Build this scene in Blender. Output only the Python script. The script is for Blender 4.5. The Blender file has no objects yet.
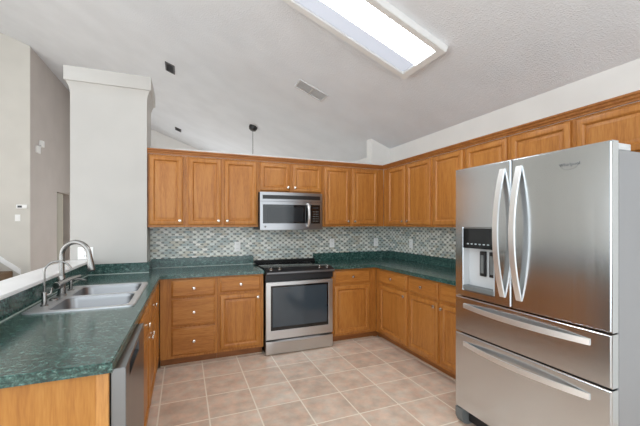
import bpy, bmesh, math, random
from mathutils import Vector, Matrix
random.seed(7)
C = bpy.context.scene.collection
PI = math.pi
SC = bpy.context.scene

# ------------------------------------------------------------------ camera
EYE = 1.408
cam = bpy.data.cameras.new('camera')
cam.sensor_width = 36.0
cam.lens = 36.0 * 337.06 / 640.0
cam.shift_y = 10.75 / 640.0
cam.clip_start = 0.02
camo = bpy.data.objects.new('camera', cam)
C.objects.link(camo)
camo.location = (0, 0, EYE)
camo.rotation_euler = (PI / 2, 0, -0.3841)
SC.camera = camo

# ------------------------------------------------------------------ world, light, exposure
SC.view_settings.view_transform = 'Standard'
SC.view_settings.look = 'None'
SC.view_settings.gamma = 1.0
SC.view_settings.use_curve_mapping = False
SC.view_settings.exposure = 0.35
wd = bpy.data.worlds.new('world')
SC.world = wd
wd.use_nodes = True
wn = wd.node_tree
wn.nodes['Background'].inputs[0].default_value = (0.88, 0.95, 1.0, 1)
wn.nodes['Background'].inputs[1].default_value = 2.1


def area(name, loc, rot, sx, sy, power, col=(1, 1, 1)):
    l = bpy.data.lights.new(name, 'AREA')
    l.shape = 'RECTANGLE'
    l.size = sx
    l.size_y = sy
    l.energy = power
    l.color = col
    o = bpy.data.objects.new(name, l)
    C.objects.link(o)
    o.location = loc
    o.rotation_euler = rot
    return o


# the room is left open behind the camera for world light; the area lights
# are unseen fill, added to brighten the far ceiling, right wall and left wall
area('far_wall_fill', (0.6, 9.72, 1.3), (-PI / 2, 0, 0), 3.6, 1.8, 42, (0.9, 0.96, 1))
area('left_wall_fill', (-6.57, 2.6, 1.6), (PI / 2, 0, -PI / 2), 3.4, 2.2, 62, (0.9, 0.96, 1))
area('overhead_fill', (-3.9, 4.6, 4.4), (0, 0, 0), 1.0, 1.0, 10, (1, 0.97, 0.93))

# ------------------------------------------------------------------ measures of the room
D = 4.192      # kitchen back wall
R = 2.801      # right wall
SL = 0.38      # pitch of the vaulted ceiling
PHI = math.atan(SL)
FAR = 9.75


def ceil_z(x):
    return 2.505 + SL * (R - x)


# ------------------------------------------------------------------ node helpers / materials
def new_mat(name):
    m = bpy.data.materials.new(name)
    m.use_nodes = True
    nt = m.node_tree
    return m, nt, nt.nodes['Principled BSDF']


def srgb(r, g, b):
    def f(c):
        c /= 255.0
        return c / 12.92 if c <= 0.04045 else ((c + 0.055) / 1.055) ** 2.4
    return (f(r), f(g), f(b), 1)


def plain(name, col, rough=0.5, metal=0.0, spec=0.5, emit=None, es=0, coat=0):
    m, nt, b = new_mat(name)
    b.inputs['Base Color'].default_value = col
    b.inputs['Roughness'].default_value = rough
    b.inputs['Metallic'].default_value = metal
    b.inputs['Specular IOR Level'].default_value = spec
    b.inputs['Coat Weight'].default_value = coat
    if emit:
        b.inputs['Emission Color'].default_value = emit
        b.inputs['Emission Strength'].default_value = es
    return m


def N(nt, t, **kw):
    n = nt.nodes.new(t)
    for k, v in kw.items():
        setattr(n, k, v)
    return n


def ramp(nt, stops, interp='LINEAR'):
    r = N(nt, 'ShaderNodeValToRGB')
    r.color_ramp.interpolation = interp
    e = r.color_ramp.elements
    while len(e) < len(stops):
        e.new(0.5)
    for i, (p, c) in enumerate(stops):
        e[i].position = p
        e[i].color = c
    return r


def painted(name, col, rough=0.6, bump=0.0, bscale=80, dist=0.01):
    m, nt, b = new_mat(name)
    L = nt.links
    tc = N(nt, 'ShaderNodeTexCoord')
    n = N(nt, 'ShaderNodeTexNoise')
    n.inputs['Scale'].default_value = 2.5
    n.inputs['Detail'].default_value = 2
    L.new(tc.outputs['Object'], n.inputs['Vector'])
    c2 = tuple(c * 0.95 for c in col[:3]) + (1,)
    r = ramp(nt, [(0.35, c2), (0.65, col)])
    L.new(n.outputs['Fac'], r.inputs['Fac'])
    L.new(r.outputs['Color'], b.inputs['Base Color'])
    b.inputs['Roughness'].default_value = rough
    b.inputs['Specular IOR Level'].default_value = 0.3
    if bump:
        n2 = N(nt, 'ShaderNodeTexNoise')
        n2.inputs['Scale'].default_value = bscale
        n2.inputs['Detail'].default_value = 3
        L.new(tc.outputs['Object'], n2.inputs['Vector'])
        bp = N(nt, 'ShaderNodeBump')
        bp.inputs['Strength'].default_value = bump
        bp.inputs['Distance'].default_value = dist
        L.new(n2.outputs['Fac'], bp.inputs['Height'])
        L.new(bp.outputs['Normal'], b.inputs['Normal'])
    return m


def oak(name, axis, light, mid, dark):
    """oak with the grain running along one local axis"""
    m, nt, b = new_mat(name)
    L = nt.links
    tc = N(nt, 'ShaderNodeTexCoord')
    oi = N(nt, 'ShaderNodeObjectInfo')
    mul = N(nt, 'ShaderNodeMath', operation='MULTIPLY')
    mul.inputs[1].default_value = 37.0
    L.new(oi.outputs['Random'], mul.inputs[0])
    add = N(nt, 'ShaderNodeVectorMath', operation='ADD')
    cx = N(nt, 'ShaderNodeCombineXYZ')
    for i in range(3):
        L.new(mul.outputs[0], cx.inputs[i])
    L.new(tc.outputs['Object'], add.inputs[0])
    L.new(cx.outputs[0], add.inputs[1])
    mp = N(nt, 'ShaderNodeMapping')
    sc = [1.0, 1.0, 1.0]
    sc[axis] = 0.09
    mp.inputs['Scale'].default_value = sc
    L.new(add.outputs[0], mp.inputs['Vector'])
    # broad cathedral figure
    n1 = N(nt, 'ShaderNodeTexNoise')
    n1.inputs['Scale'].default_value = 9
    n1.inputs['Detail'].default_value = 3
    n1.inputs['Distortion'].default_value = 0.6
    L.new(mp.outputs[0], n1.inputs['Vector'])
    w = N(nt, 'ShaderNodeMath', operation='MULTIPLY')
    w.inputs[1].default_value = 26.0
    L.new(n1.outputs['Fac'], w.inputs[0])
    sn = N(nt, 'ShaderNodeMath', operation='SINE')
    L.new(w.outputs[0], sn.inputs[0])
    # fine pores
    n2 = N(nt, 'ShaderNodeTexNoise')
    n2.inputs['Scale'].default_value = 160
    n2.inputs['Detail'].default_value = 2
    L.new(mp.outputs[0], n2.inputs['Vector'])
    ma = N(nt, 'ShaderNodeMath', operation='MULTIPLY_ADD')
    ma.inputs[1].default_value = 0.10
    ma.inputs[2].default_value = 0.16
    L.new(sn.outputs[0], ma.inputs[0])
    mb = N(nt, 'ShaderNodeMath', operation='MULTIPLY_ADD')
    mb.inputs[1].default_value = 0.70
    L.new(n2.outputs['Fac'], mb.inputs[0])
    L.new(ma.outputs[0], mb.inputs[2])
    r = ramp(nt, [(0.18, dark), (0.5, mid), (0.82, light)])
    L.new(mb.outputs[0], r.inputs['Fac'])
    L.new(r.outputs['Color'], b.inputs['Base Color'])
    b.inputs['Roughness'].default_value = 0.38
    b.inputs['Specular IOR Level'].default_value = 0.45
    return m


OAKC = (srgb(191, 132, 66), srgb(177, 114, 50), srgb(147, 87, 33))
M = {}
M['oak_z'] = oak('oak_vertical_grain', 2, *OAKC)
M['oak_x'] = oak('oak_horizontal_grain', 0, *OAKC)
M['oak_dark'] = oak('oak_crown_tone', 0, srgb(178, 118, 60), srgb(160, 100, 48), srgb(134, 80, 36))  # crown oak, slightly darker than the doors
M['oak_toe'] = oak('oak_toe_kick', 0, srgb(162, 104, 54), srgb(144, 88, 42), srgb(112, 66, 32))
M['oak_pale'] = oak('oak_end_panel', 2, srgb(190, 134, 66), srgb(178, 120, 54), srgb(156, 98, 42))
M['oak_post'] = oak('oak_corner_post', 2, srgb(206, 152, 86), srgb(196, 138, 70), srgb(172, 112, 52))
M['wall'] = painted('wall_paint', srgb(236, 234, 230), 0.65)
M['wall_hall'] = painted('hall_front_paint', srgb(216, 212, 204), 0.65)
M['wall_warm'] = painted('hall_side_tone', srgb(205, 196, 190), 0.7)  # hall side wall, darker and warmer than the hall front
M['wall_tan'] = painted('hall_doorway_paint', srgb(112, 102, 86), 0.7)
M['white'] = painted('white_paint', srgb(195, 192, 187), 0.5)
M['white_trim'] = painted('white_trim_paint', srgb(250, 250, 250), 0.4)
M['ceiling'] = painted('textured_ceiling', srgb(234, 237, 241), 0.8, 0.5, 95, 0.012)
M['plastic'] = plain('white_plastic', srgb(252, 252, 250), 0.35)
M['caulk'] = plain('pale_caulk', srgb(190, 200, 194), 0.5)
M['logo'] = plain('etched_logo', srgb(120, 122, 124), 0.4, 0.8)
M['grout'] = plain('pale_grout', srgb(214, 196, 174), 0.6)
M['slot'] = plain('outlet_slot', srgb(60, 60, 60), 0.5)
M['black'] = plain('black_plastic', srgb(18, 18, 19), 0.35)
M['black_glass'] = plain('black_glass', srgb(14, 15, 17), 0.06, spec=0.6)
M['dark'] = plain('dark_metal', srgb(52, 52, 54), 0.4, 0.6)
M['strip'] = plain('dark_stainless', srgb(120, 120, 122), 0.38, 1.0)
M['nickel'] = plain('satin_nickel', srgb(225, 220, 212), 0.25, 1.0)
M['faucet'] = plain('brushed_nickel', srgb(152, 150, 147), 0.27, 1.0)
M['fridge_side'] = plain('grey_painted_steel', srgb(150, 151, 153), 0.4, 0.1)
M['grey_plastic'] = plain('grey_plastic', srgb(110, 114, 114), 0.5)
M['light_grey'] = plain('light_grey_plastic', srgb(205, 208, 210), 0.35)
M['carpet'] = painted('stair_carpet', srgb(140, 116, 92), 0.95, 0.6, 300)
M['light_frame'] = plain('fixture_frame_paint', srgb(232, 232, 230), 0.45)
M['vent'] = plain('vent_grey', srgb(214, 214, 214), 0.5)
M['vent_dark'] = plain('vent_dark', srgb(92, 92, 94), 0.6)
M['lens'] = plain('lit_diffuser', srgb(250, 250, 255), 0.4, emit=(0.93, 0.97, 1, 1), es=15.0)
M['lens_dim'] = plain('diffuser_shaded_half', srgb(170, 175, 185), 0.4, emit=(0.80, 0.87, 1, 1), es=0.42)  # shading of one diffuser half, put in as greyer colour and weaker glow
M['glass_dark'] = plain('tinted_oven_glass', srgb(58, 68, 76), 0.08, spec=0.7)
M['glass_micro'] = plain('dark_screen_glass', srgb(34, 36, 38), 0.12, spec=0.5)
M['indicator'] = plain('display_marks', srgb(170, 180, 184), 0.4)


def steel(name, col, rough, axis=2, amt=0.08):
    m, nt, b = new_mat(name)
    L = nt.links
    tc = N(nt, 'ShaderNodeTexCoord')
    mp = N(nt, 'ShaderNodeMapping')
    sc = [120.0, 120.0, 120.0]
    sc[axis] = 1.2
    mp.inputs['Scale'].default_value = sc
    L.new(tc.outputs['Object'], mp.inputs['Vector'])
    n = N(nt, 'ShaderNodeTexNoise')
    n.inputs['Scale'].default_value = 1
    n.inputs['Detail'].default_value = 2
    L.new(mp.outputs[0], n.inputs['Vector'])
    mr = N(nt, 'ShaderNodeMapRange')
    mr.inputs['To Min'].default_value = rough - amt / 2
    mr.inputs['To Max'].default_value = rough + amt / 2
    L.new(n.outputs['Fac'], mr.inputs['Value'])
    L.new(mr.outputs[0], b.inputs['Roughness'])
    b.inputs['Base Color'].default_value = col
    b.inputs['Metallic'].default_value = 1.0
    return m


M['steel_v'] = steel('stainless_vertical', srgb(214, 219, 223), 0.21, 2)
M['steel_dark'] = steel('stainless_dishwasher', srgb(142, 147, 151), 0.3, 2)
M['steel_h'] = steel('stainless_horizontal', srgb(206, 206, 206), 0.3, 0)
M['steel_micro'] = steel('stainless_microwave', srgb(156, 156, 158), 0.3, 0)
M['steel_handle'] = steel('stainless_handle', srgb(244, 244, 243), 0.42, 2)
M['steel_rim'] = steel('stainless_sink_rim', srgb(222, 223, 225), 0.42, 1)
M['steel_sink'] = steel('stainless_sink', srgb(154, 155, 157), 0.32, 1)


def laminate():
    m, nt, b = new_mat('green_marbled_laminate')
    L = nt.links
    tc = N(nt, 'ShaderNodeTexCoord')
    n1 = N(nt, 'ShaderNodeTexNoise')
    n1.inputs['Scale'].default_value = 62
    n1.inputs['Detail'].default_value = 9
    n1.inputs['Roughness'].default_value = 0.7
    n1.inputs['Distortion'].default_value = 0.5
    mp = N(nt, 'ShaderNodeMapping')
    mp.inputs['Scale'].default_value = (0.62, 1.25, 1.0)
    mp.inputs['Rotation'].default_value = (0, 0, 0.25)
    L.new(tc.outputs['Object'], mp.inputs['Vector'])
    L.new(mp.outputs[0], n1.inputs['Vector'])
    r = ramp(nt, [(0.30, srgb(14, 38, 37)), (0.46, srgb(38, 74, 69)), (0.57, srgb(76, 114, 106)), (0.70, srgb(150, 176, 168))])
    L.new(n1.outputs['Fac'], r.inputs['Fac'])
    n2 = N(nt, 'ShaderNodeTexNoise')
    n2.inputs['Scale'].default_value = 140
    n2.inputs['Detail'].default_value = 2
    L.new(tc.outputs['Object'], n2.inputs['Vector'])
    r2 = ramp(nt, [(0.4, (0.55, 0.55, 0.55, 1)), (0.66, (1.25, 1.25, 1.25, 1))])
    L.new(n2.outputs['Fac'], r2.inputs['Fac'])
    mx = N(nt, 'ShaderNodeMix', data_type='RGBA', blend_type='MULTIPLY')
    mx.inputs[0].default_value = 1.0
    L.new(r.outputs['Color'], mx.inputs[6])
    L.new(r2.outputs['Color'], mx.inputs[7])
    L.new(mx.outputs[2], b.inputs['Base Color'])
    b.inputs['Roughness'].default_value = 0.17
    b.inputs['Specular IOR Level'].default_value = 0.7
    return m


M['laminate'] = laminate()


def floor_tile():
    m, nt, b = new_mat('ceramic_floor_tile')
    L = nt.links
    tc = N(nt, 'ShaderNodeTexCoord')
    mp = N(nt, 'ShaderNodeMapping')
    P = 0.3455
    mp.inputs['Location'].default_value = (-(1.9 % P), -(2.553 % P), 0)
    L.new(tc.outputs['Object'], mp.inputs['Vector'])
    br = N(nt, 'ShaderNodeTexBrick')
    br.offset = 0.0
    br.squash = 1.0
    br.inputs['Scale'].default_value = 1.0
    br.inputs['Brick Width'].default_value = P
    br.inputs['Row Height'].default_value = P
    br.inputs['Mortar Size'].default_value = 0.0058
    br.inputs['Mortar Smooth'].default_value = 0.15
    br.inputs['Color1'].default_value = (0.35, 0.35, 0.35, 1)
    br.inputs['Color2'].default_value = (0.65, 0.65, 0.65, 1)
    L.new(mp.outputs[0], br.inputs['Vector'])
    n = N(nt, 'ShaderNodeTexNoise')
    n.inputs['Scale'].default_value = 7
    n.inputs['Detail'].default_value = 5
    n.inputs['Roughness'].default_value = 0.6
    L.new(tc.outputs['Object'], n.inputs['Vector'])
    ad = N(nt, 'ShaderNodeMath', operation='MULTIPLY_ADD')
    ad.inputs[1].default_value = 0.45
    L.new(br.outputs['Color'], ad.inputs[0])
    mu = N(nt, 'ShaderNodeMath', operation='MULTIPLY')
    mu.inputs[1].default_value = 0.62
    L.new(n.outputs['Fac'], mu.inputs[0])
    L.new(mu.outputs[0], ad.inputs[2])
    r = ramp(nt, [(0.3, srgb(186, 162, 144)), (0.52, srgb(220, 200, 184)), (0.70, srgb(240, 226, 213))])
    L.new(ad.outputs[0], r.inputs['Fac'])
    n3 = N(nt, 'ShaderNodeTexNoise')
    n3.inputs['Scale'].default_value = 13
    n3.inputs['Detail'].default_value = 3
    L.new(tc.outputs['Object'], n3.inputs['Vector'])
    r3 = ramp(nt, [(0.36, (0.96, 0.99, 0.97, 1)), (0.64, (1.07, 0.98, 0.91, 1))])
    L.new(n3.outputs['Fac'], r3.inputs['Fac'])
    mh = N(nt, 'ShaderNodeMix', data_type='RGBA', blend_type='MULTIPLY')
    mh.inputs[0].default_value = 1.0
    L.new(r.outputs['Color'], mh.inputs[6])
    L.new(r3.outputs['Color'], mh.inputs[7])
    mx = N(nt, 'ShaderNodeMix', data_type='RGBA')
    L.new(br.outputs['Fac'], mx.inputs[0])
    L.new(mh.outputs[2], mx.inputs[6])
    mx.inputs[7].default_value = srgb(250, 240, 224)
    L.new(mx.outputs[2], b.inputs['Base Color'])
    b.inputs['Roughness'].default_value = 0.34
    bp = N(nt, 'ShaderNodeBump', invert=True)
    bp.inputs['Strength'].default_value = 0.4
    bp.inputs['Distance'].default_value = 0.004
    L.new(br.outputs['Fac'], bp.inputs['Height'])
    L.new(bp.outputs['Normal'], b.inputs['Normal'])
    return m


M['floor'] = floor_tile()


def mosaic():
    """small staggered glass and stone tiles with dark slivers between the tile ends"""
    m, nt, b = new_mat('mosaic_wall_tile')
    L = nt.links

    def mth(op, x, y=None, z=None):
        n = N(nt, 'ShaderNodeMath', operation=op)
        for i, v in enumerate((x, y, z)):
            if v is None:
                continue
            if isinstance(v, (int, float)):
                n.inputs[i].default_value = v
            else:
                L.new(v, n.inputs[i])
        return n.outputs[0]

    tc = N(nt, 'ShaderNodeTexCoord')
    sp = N(nt, 'ShaderNodeSeparateXYZ')
    L.new(tc.outputs['Object'], sp.inputs[0])
    u = mth('SUBTRACT', sp.outputs[0], sp.outputs[1])
    v = mth('DIVIDE', sp.outputs[2], 0.0295)
    row = mth('FLOOR', v)
    vf = mth('SUBTRACT', v, row)
    odd = mth('MODULO', row, 2.0)
    uu = mth('MULTIPLY_ADD', odd, 0.5, mth('DIVIDE', u, 0.076))
    col = mth('FLOOR', uu)
    uf = mth('SUBTRACT', uu, col)
    cid = N(nt, 'ShaderNodeCombineXYZ')
    L.new(col, cid.inputs[0])
    L.new(row, cid.inputs[1])
    wn_ = N(nt, 'ShaderNodeTexWhiteNoise', noise_dimensions='2D')
    L.new(cid.outputs[0], wn_.inputs['Vector'])
    r = ramp(nt, [(0.0, srgb(226, 228, 218)), (0.22, srgb(192, 198, 192)), (0.40, srgb(240, 240, 232)),
                  (0.58, srgb(204, 200, 184)), (0.72, srgb(220, 226, 220)), (0.87, srgb(172, 184, 182))], 'CONSTANT')
    L.new(wn_.outputs['Value'], r.inputs['Fac'])
    # grout line along each row, dark sliver around each end joint
    dv = mth('ABSOLUTE', mth('SUBTRACT', vf, 0.5))
    seam = mth('GREATER_THAN', dv, 0.43)
    du = mth('MINIMUM', uf, mth('SUBTRACT', 1.0, uf))
    n = N(nt, 'ShaderNodeTexNoise')
    n.inputs['Scale'].default_value = 22
    L.new(tc.outputs['Object'], n.inputs['Vector'])
    half = mth('MULTIPLY_ADD', n.outputs['Fac'], 0.62, -0.09)
    sl = mth('MULTIPLY', mth('LESS_THAN', mth('MULTIPLY_ADD', dv, 0.30, du), half), mth('LESS_THAN', dv, 0.23))
    m1 = N(nt, 'ShaderNodeMix', data_type='RGBA')
    L.new(seam, m1.inputs[0])
    L.new(r.outputs['Color'], m1.inputs[6])
    m1.inputs[7].default_value = srgb(170, 168, 158)
    m2 = N(nt, 'ShaderNodeMix', data_type='RGBA')
    L.new(sl, m2.inputs[0])
    L.new(m1.outputs[2], m2.inputs[6])
    m2.inputs[7].default_value = srgb(98, 101, 94)
    L.new(m2.outputs[2], b.inputs['Base Color'])
    b.inputs['Roughness'].default_value = 0.22
    return m


M['mosaic'] = mosaic()


# ------------------------------------------------------------------ mesh helpers
def BM():
    return bmesh.new()


def box(bm, x0, x1, y0, y1, z0, z1, bev=0.0, seg=2):
    vs = [bm.verts.new((x, y, z)) for x in (x0, x1) for y in (y0, y1) for z in (z0, z1)]
    F = [(0, 1, 3, 2), (4, 6, 7, 5), (0, 4, 5, 1), (2, 3, 7, 6), (0, 2, 6, 4), (1, 5, 7, 3)]
    fs = [bm.faces.new([vs[i] for i in f]) for f in F]
    if bev:
        es = set(e for f in fs for e in f.edges)
        bmesh.ops.bevel(bm, geom=list(es), offset=bev, segments=seg, affect='EDGES', profile=0.5)
    return bm


def loop_verts(bm, pts):
    return [bm.verts.new(p) for p in pts]


def bridge(bm, a, b, closed=True):
    n = len(a)
    for i in range(n if closed else n - 1):
        j = (i + 1) % n
        bm.faces.new((a[i], a[j], b[j], b[i]))


def tube(bm, path, rad, seg=12, caps=True, section=None, up=None):
    """sweep a circle (or a rectangle section=(w,h)) along a list of points"""
    path = [Vector(p) for p in path]
    rads = rad if isinstance(rad, (list, tuple)) else [rad] * len(path)
    prev = None
    rings = []
    nrm = None
    for i, p in enumerate(path):
        a = path[max(i - 1, 0)]
        c = path[min(i + 1, len(path) - 1)]
        t = (c - a).normalized()
        if nrm is None:
            ref = Vector(up) if up else (Vector((0, 0, 1)) if abs(t.z) < 0.9 else Vector((1, 0, 0)))
            nrm = (ref - t * ref.dot(t)).normalized()
        else:
            nrm = (nrm - t * nrm.dot(t)).normalized()
        bn = t.cross(nrm)
        if section:
            w, h = section[0] * rads[i], section[1] * rads[i]
            ring = [p + nrm * h * sy + bn * w * sx for sx, sy in ((-1, -1), (1, -1), (1, 1), (-1, 1))]
        else:
            ring = [p + (nrm * math.cos(k * 2 * PI / seg) + bn * math.sin(k * 2 * PI / seg)) * rads[i] for k in range(seg)]
        rings.append(loop_verts(bm, ring))
    for a, b in zip(rings, rings[1:]):
        bridge(bm, a, b)
    if caps:
        bm.faces.new(list(reversed(rings[0])))
        bm.faces.new(rings[-1])
    return bm


def lathe(bm, prof, origin=(0, 0, 0), axis='Z', seg=20):
    """profile = list of (radius, height) along the axis"""
    o = Vector(origin)
    ax = {'Z': (Vector((1, 0, 0)), Vector((0, 1, 0)), Vector((0, 0, 1))),
          'Y-': (Vector((1, 0, 0)), Vector((0, 0, 1)), Vector((0, -1, 0))),
          'X-': (Vector((0, 1, 0)), Vector((0, 0, 1)), Vector((-1, 0, 0)))}[axis] if isinstance(axis, str) else axis
    rings = []
    for r, h in prof:
        rings.append(loop_verts(bm, [o + ax[0] * r * math.cos(2 * PI * k / seg) + ax[1] * r * math.sin(2 * PI * k / seg) + ax[2] * h for k in range(seg)]))
    for a, b in zip(rings, rings[1:]):
        bridge(bm, a, b)
    bm.faces.new(list(reversed(rings[0])))
    bm.faces.new(rings[-1])
    return bm


def rrect(x0, x1, y0, y1, r, seg=5):
    pts = []
    for cx, cy, a0 in ((x1 - r, y1 - r, 0), (x0 + r, y1 - r, PI / 2), (x0 + r, y0 + r, PI), (x1 - r, y0 + r, 1.5 * PI)):
        for k in range(seg + 1):
            a = a0 + k * PI / 2 / seg
            pts.append((cx + r * math.cos(a), cy + r * math.sin(a)))
    return pts


def slab(bm, outer, holes, z0, z1, to3=lambda a, b, c: (a, b, c)):
    """polygon with holes (2-D) extruded between z0 and z1"""
    for z in (z0, z1):
        edges = []
        for lp in [outer] + list(holes):
            vs = loop_verts(bm, [to3(p[0], p[1], z) for p in lp])
            for i in range(len(vs)):
                edges.append(bm.edges.new((vs[i], vs[(i + 1) % len(vs)])))
            STORE.setdefault(z, []).append(vs)
        bmesh.ops.triangle_fill(bm, use_beauty=True, use_dissolve=False, edges=edges)
    for a, b in zip(STORE[z0], STORE[z1]):
        bridge(bm, a, b)
    STORE.clear()
    bmesh.ops.recalc_face_normals(bm, faces=bm.faces[:])
    bmesh.ops.dissolve_limit(bm, angle_limit=0.02, verts=bm.verts[:], edges=bm.edges[:])
    return bm


STORE = {}


def prism(bm, pts, a0, a1, to3):
    """closed 2-D profile extruded along a third axis"""
    A = loop_verts(bm, [to3(p[0], p[1], a0) for p in pts])
    B = loop_verts(bm, [to3(p[0], p[1], a1) for p in pts])
    bridge(bm, A, B)
    bm.faces.new(list(reversed(A)))
    bm.faces.new(B)
    return bm


def obj(name, bm, mat, parent=None, shift=None, smooth=True, angle=35):
    bmesh.ops.recalc_face_normals(bm, faces=bm.faces[:])
    if shift is not None:
        bmesh.ops.translate(bm, verts=bm.verts[:], vec=-Vector(shift))
    if smooth:
        for f in bm.faces:
            f.smooth = True
        lim = math.radians(angle)
        for e in bm.edges:
            if len(e.link_faces) == 2 and e.calc_face_angle(0) > lim:
                e.smooth = False
    me = bpy.data.meshes.new(name)
    bm.to_mesh(me)
    bm.free()
    me.materials.append(mat)
    o = bpy.data.objects.new(name, me)
    C.objects.link(o)
    if parent is not None:
        o.parent = parent
    return o


def tag(o, label, cat, group=None):
    o['label'] = label
    o['category'] = cat
    if group:
        o['group'] = group
    return o


def thing(name, label, cat, loc=(0, 0, 0), rz=0.0, group=None, rot=None):
    o = bpy.data.objects.new(name, None)
    o.empty_display_size = 0.1
    C.objects.link(o)
    o.location = loc
    o.rotation_euler = rot if rot else (0, 0, rz)
    return tag(o, label, cat, group)


def struct(name, bm, mat):
    o = obj(name, bm, mat)
    o['kind'] = 'structure'
    return o


XZ = lambda a, b, c: (a, c, b)      # profile in XZ, extruded along Y
YZ = lambda a, b, c: (c, a, b)      # profile in YZ, extruded along X

# ------------------------------------------------------------------ the room
b = BM(); box(b, -6.6, R + 0.12, -3.4, FAR + 0.15, -0.1, 0.0); struct('floor', b, M['floor'])
b = BM()
prism(b, [(R + 0.14, ceil_z(R + 0.14)), (-6.6, ceil_z(-6.6)), (-6.6, ceil_z(-6.6) + 0.15), (R + 0.14, ceil_z(R + 0.14) + 0.15)], -3.4, FAR + 0.15, XZ)
struct('ceiling', b, M['ceiling'])
b = BM(); box(b, R, R + 0.12, -3.4, FAR + 0.15, 0, 2.46); box(b, R, R + 0.0005, -3.4, FAR, 2.46, 2.505); struct('wall_right', b, M['wall'])
# kitchen back wall: half height behind the wall cabinets, full height stub at its right end
b = BM()
prism(b, [(-0.35, 0), (R, 0), (R, 2.505), (2.485, ceil_z(2.485)), (2.485, 2.272), (-0.35, 2.272)], D, D + 0.13, XZ)
struct('wall_back', b, M['wall'])
b = BM()
prism(b, [(-2.495, 0), (R, 0), (R, 2.505), (-2.495, ceil_z(-2.495))], FAR, FAR + 0.12, XZ)
struct('wall_far', b, M['wall'])
# hall block on the far left: face towards the kitchen and its side with a doorway
b = BM()
prism(b, [(-6.6, 0), (-2.495, 0), (-2.495, ceil_z(-2.495)), (-6.6, ceil_z(-6.6))], 7.37, 7.394, XZ)
struct('wall_hall_front', b, M['wall_hall'])
b = BM()
zc = ceil_z(-2.495)
prism(b, [(7.395, 0), (8.72, 0), (8.72, 2.09), (9.55, 2.09), (9.55, 0), (FAR, 0), (FAR, zc), (7.395, zc)], -2.615, -2.495, YZ)
struct('wall_hall_side', b, M['wall_warm'])
b = BM(); box(b, -2.95, -2.83, 7.49, 11.3, 0, 2.6); box(b, -2.95, -2.495, 11.3, 11.4, 0, 2.6); box(b, -2.95, -2.495, FAR + 0.12, 11.4, 2.6, 2.7); struct('wall_hall_inner', b, M['wall_tan'])
b = BM(); prism(b, [(0.6, 0), (7.49, 0), (7.49, ceil_z(-6.6)), (0.6, ceil_z(-6.6))], -6.72, -6.6, YZ); struct('wall_left', b, M['wall_hall'])
# stair skirting running up the hall wall
b = BM()
prism(b, [(-2.62, 0.52), (-2.62, 0.62), (-3.1, 1.03), (-3.1, 0.93)], 7.355, 7.37, XZ)
struct('trim_1', b, M['white_trim'])
# unseen white frames added around the two fill lights (side wall and far wall)
b = BM()
slab(b, [(0.82, 0.42), (4.38, 0.42), (4.38, 2.78), (0.82, 2.78)], [[(0.9, 0.5), (4.3, 0.5), (4.3, 2.7), (0.9, 2.7)]], -6.6, -6.54, YZ)
struct('fill_frame_1', b, M['white_trim'])
b = BM()
slab(b, [(-1.28, 0.32), (2.48, 0.32), (2.48, 2.28), (-1.28, 2.28)], [[(-1.2, 0.4), (2.4, 0.4), (2.4, 2.2), (-1.2, 2.2)]], FAR - 0.06, FAR, XZ)
struct('fill_frame_2', b, M['white_trim'])
# peninsula half wall with its white ledge, and the column at the end
b = BM(); box(b, -1.0, -0.872, 1.36, 3.85, 0, 1.036); struct('wall_peninsula', b, M['white'])
b = BM(); box(b, -1.035, -0.82, 1.33, 3.848, 1.037, 1.061, 0.004); struct('trim_2', b, M['white_trim'])
b = BM(); box(b, -1.0, -0.349, 3.85, D + 0.13, 0, 2.757)
# cove under the cap
x0, x1, y0, y1 = -1.0, -0.349, 3.85, D + 0.13
rings = []
for k in range(7):
    t = k / 6
    e = 0.028 * (1 - math.cos(t * PI / 2))
    z = 2.655 + 0.1025 * t
    rings.append(loop_verts(b, [(x0 - e, y0 - e, z), (x1 + e, y0 - e, z), (x1 + e, y1 + e, z), (x0 - e, y1 + e, z)]))
for A, B in zip(rings, rings[1:]):
    bridge(b, A, B)
b.faces.new(rings[-1])
struct('wall_column', b, M['white'])
b = BM(); box(b, x0 - 0.042, x1 + 0.042, y0 - 0.042, y1 + 0.042, 2.758, 2.893, 0.004); struct('trim_3', b, M['white'])

# ------------------------------------------------------------------ cabinets
KNOB = None


def knob(parent, x, y, z):
    global KNOB
    if KNOB is None:
        bm = BM()
        lathe(bm, [(0.007, 0), (0.006, 0.008), (0.0075, 0.012), (0.0145, 0.016), (0.0165, 0.021), (0.0145, 0.026), (0.007, 0.0285)], (0, 0, 0), 'Y-', 16)
        KNOB = obj('knob', bm, M['nickel'], parent)
        o = KNOB
    else:
        o = KNOB.copy()
        C.objects.link(o)
        o.parent = parent
    o.location = (x, y, z)
    return o


def ring_face(bm, x0, x1, z0, z1, prof, close=True, back=None):
    """nested rectangles: prof = list of (inset, y)"""
    loops = []
    for i, y in prof:
        loops.append(loop_verts(bm, [(x0 + i, y, z0 + i), (x1 - i, y, z0 + i), (x1 - i, y, z1 - i), (x0 + i, y, z1 - i)]))
    for A, B in zip(loops, loops[1:]):
        bridge(bm, A, B)
    if close:
        bm.faces.new(loops[-1])
    return loops


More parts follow.
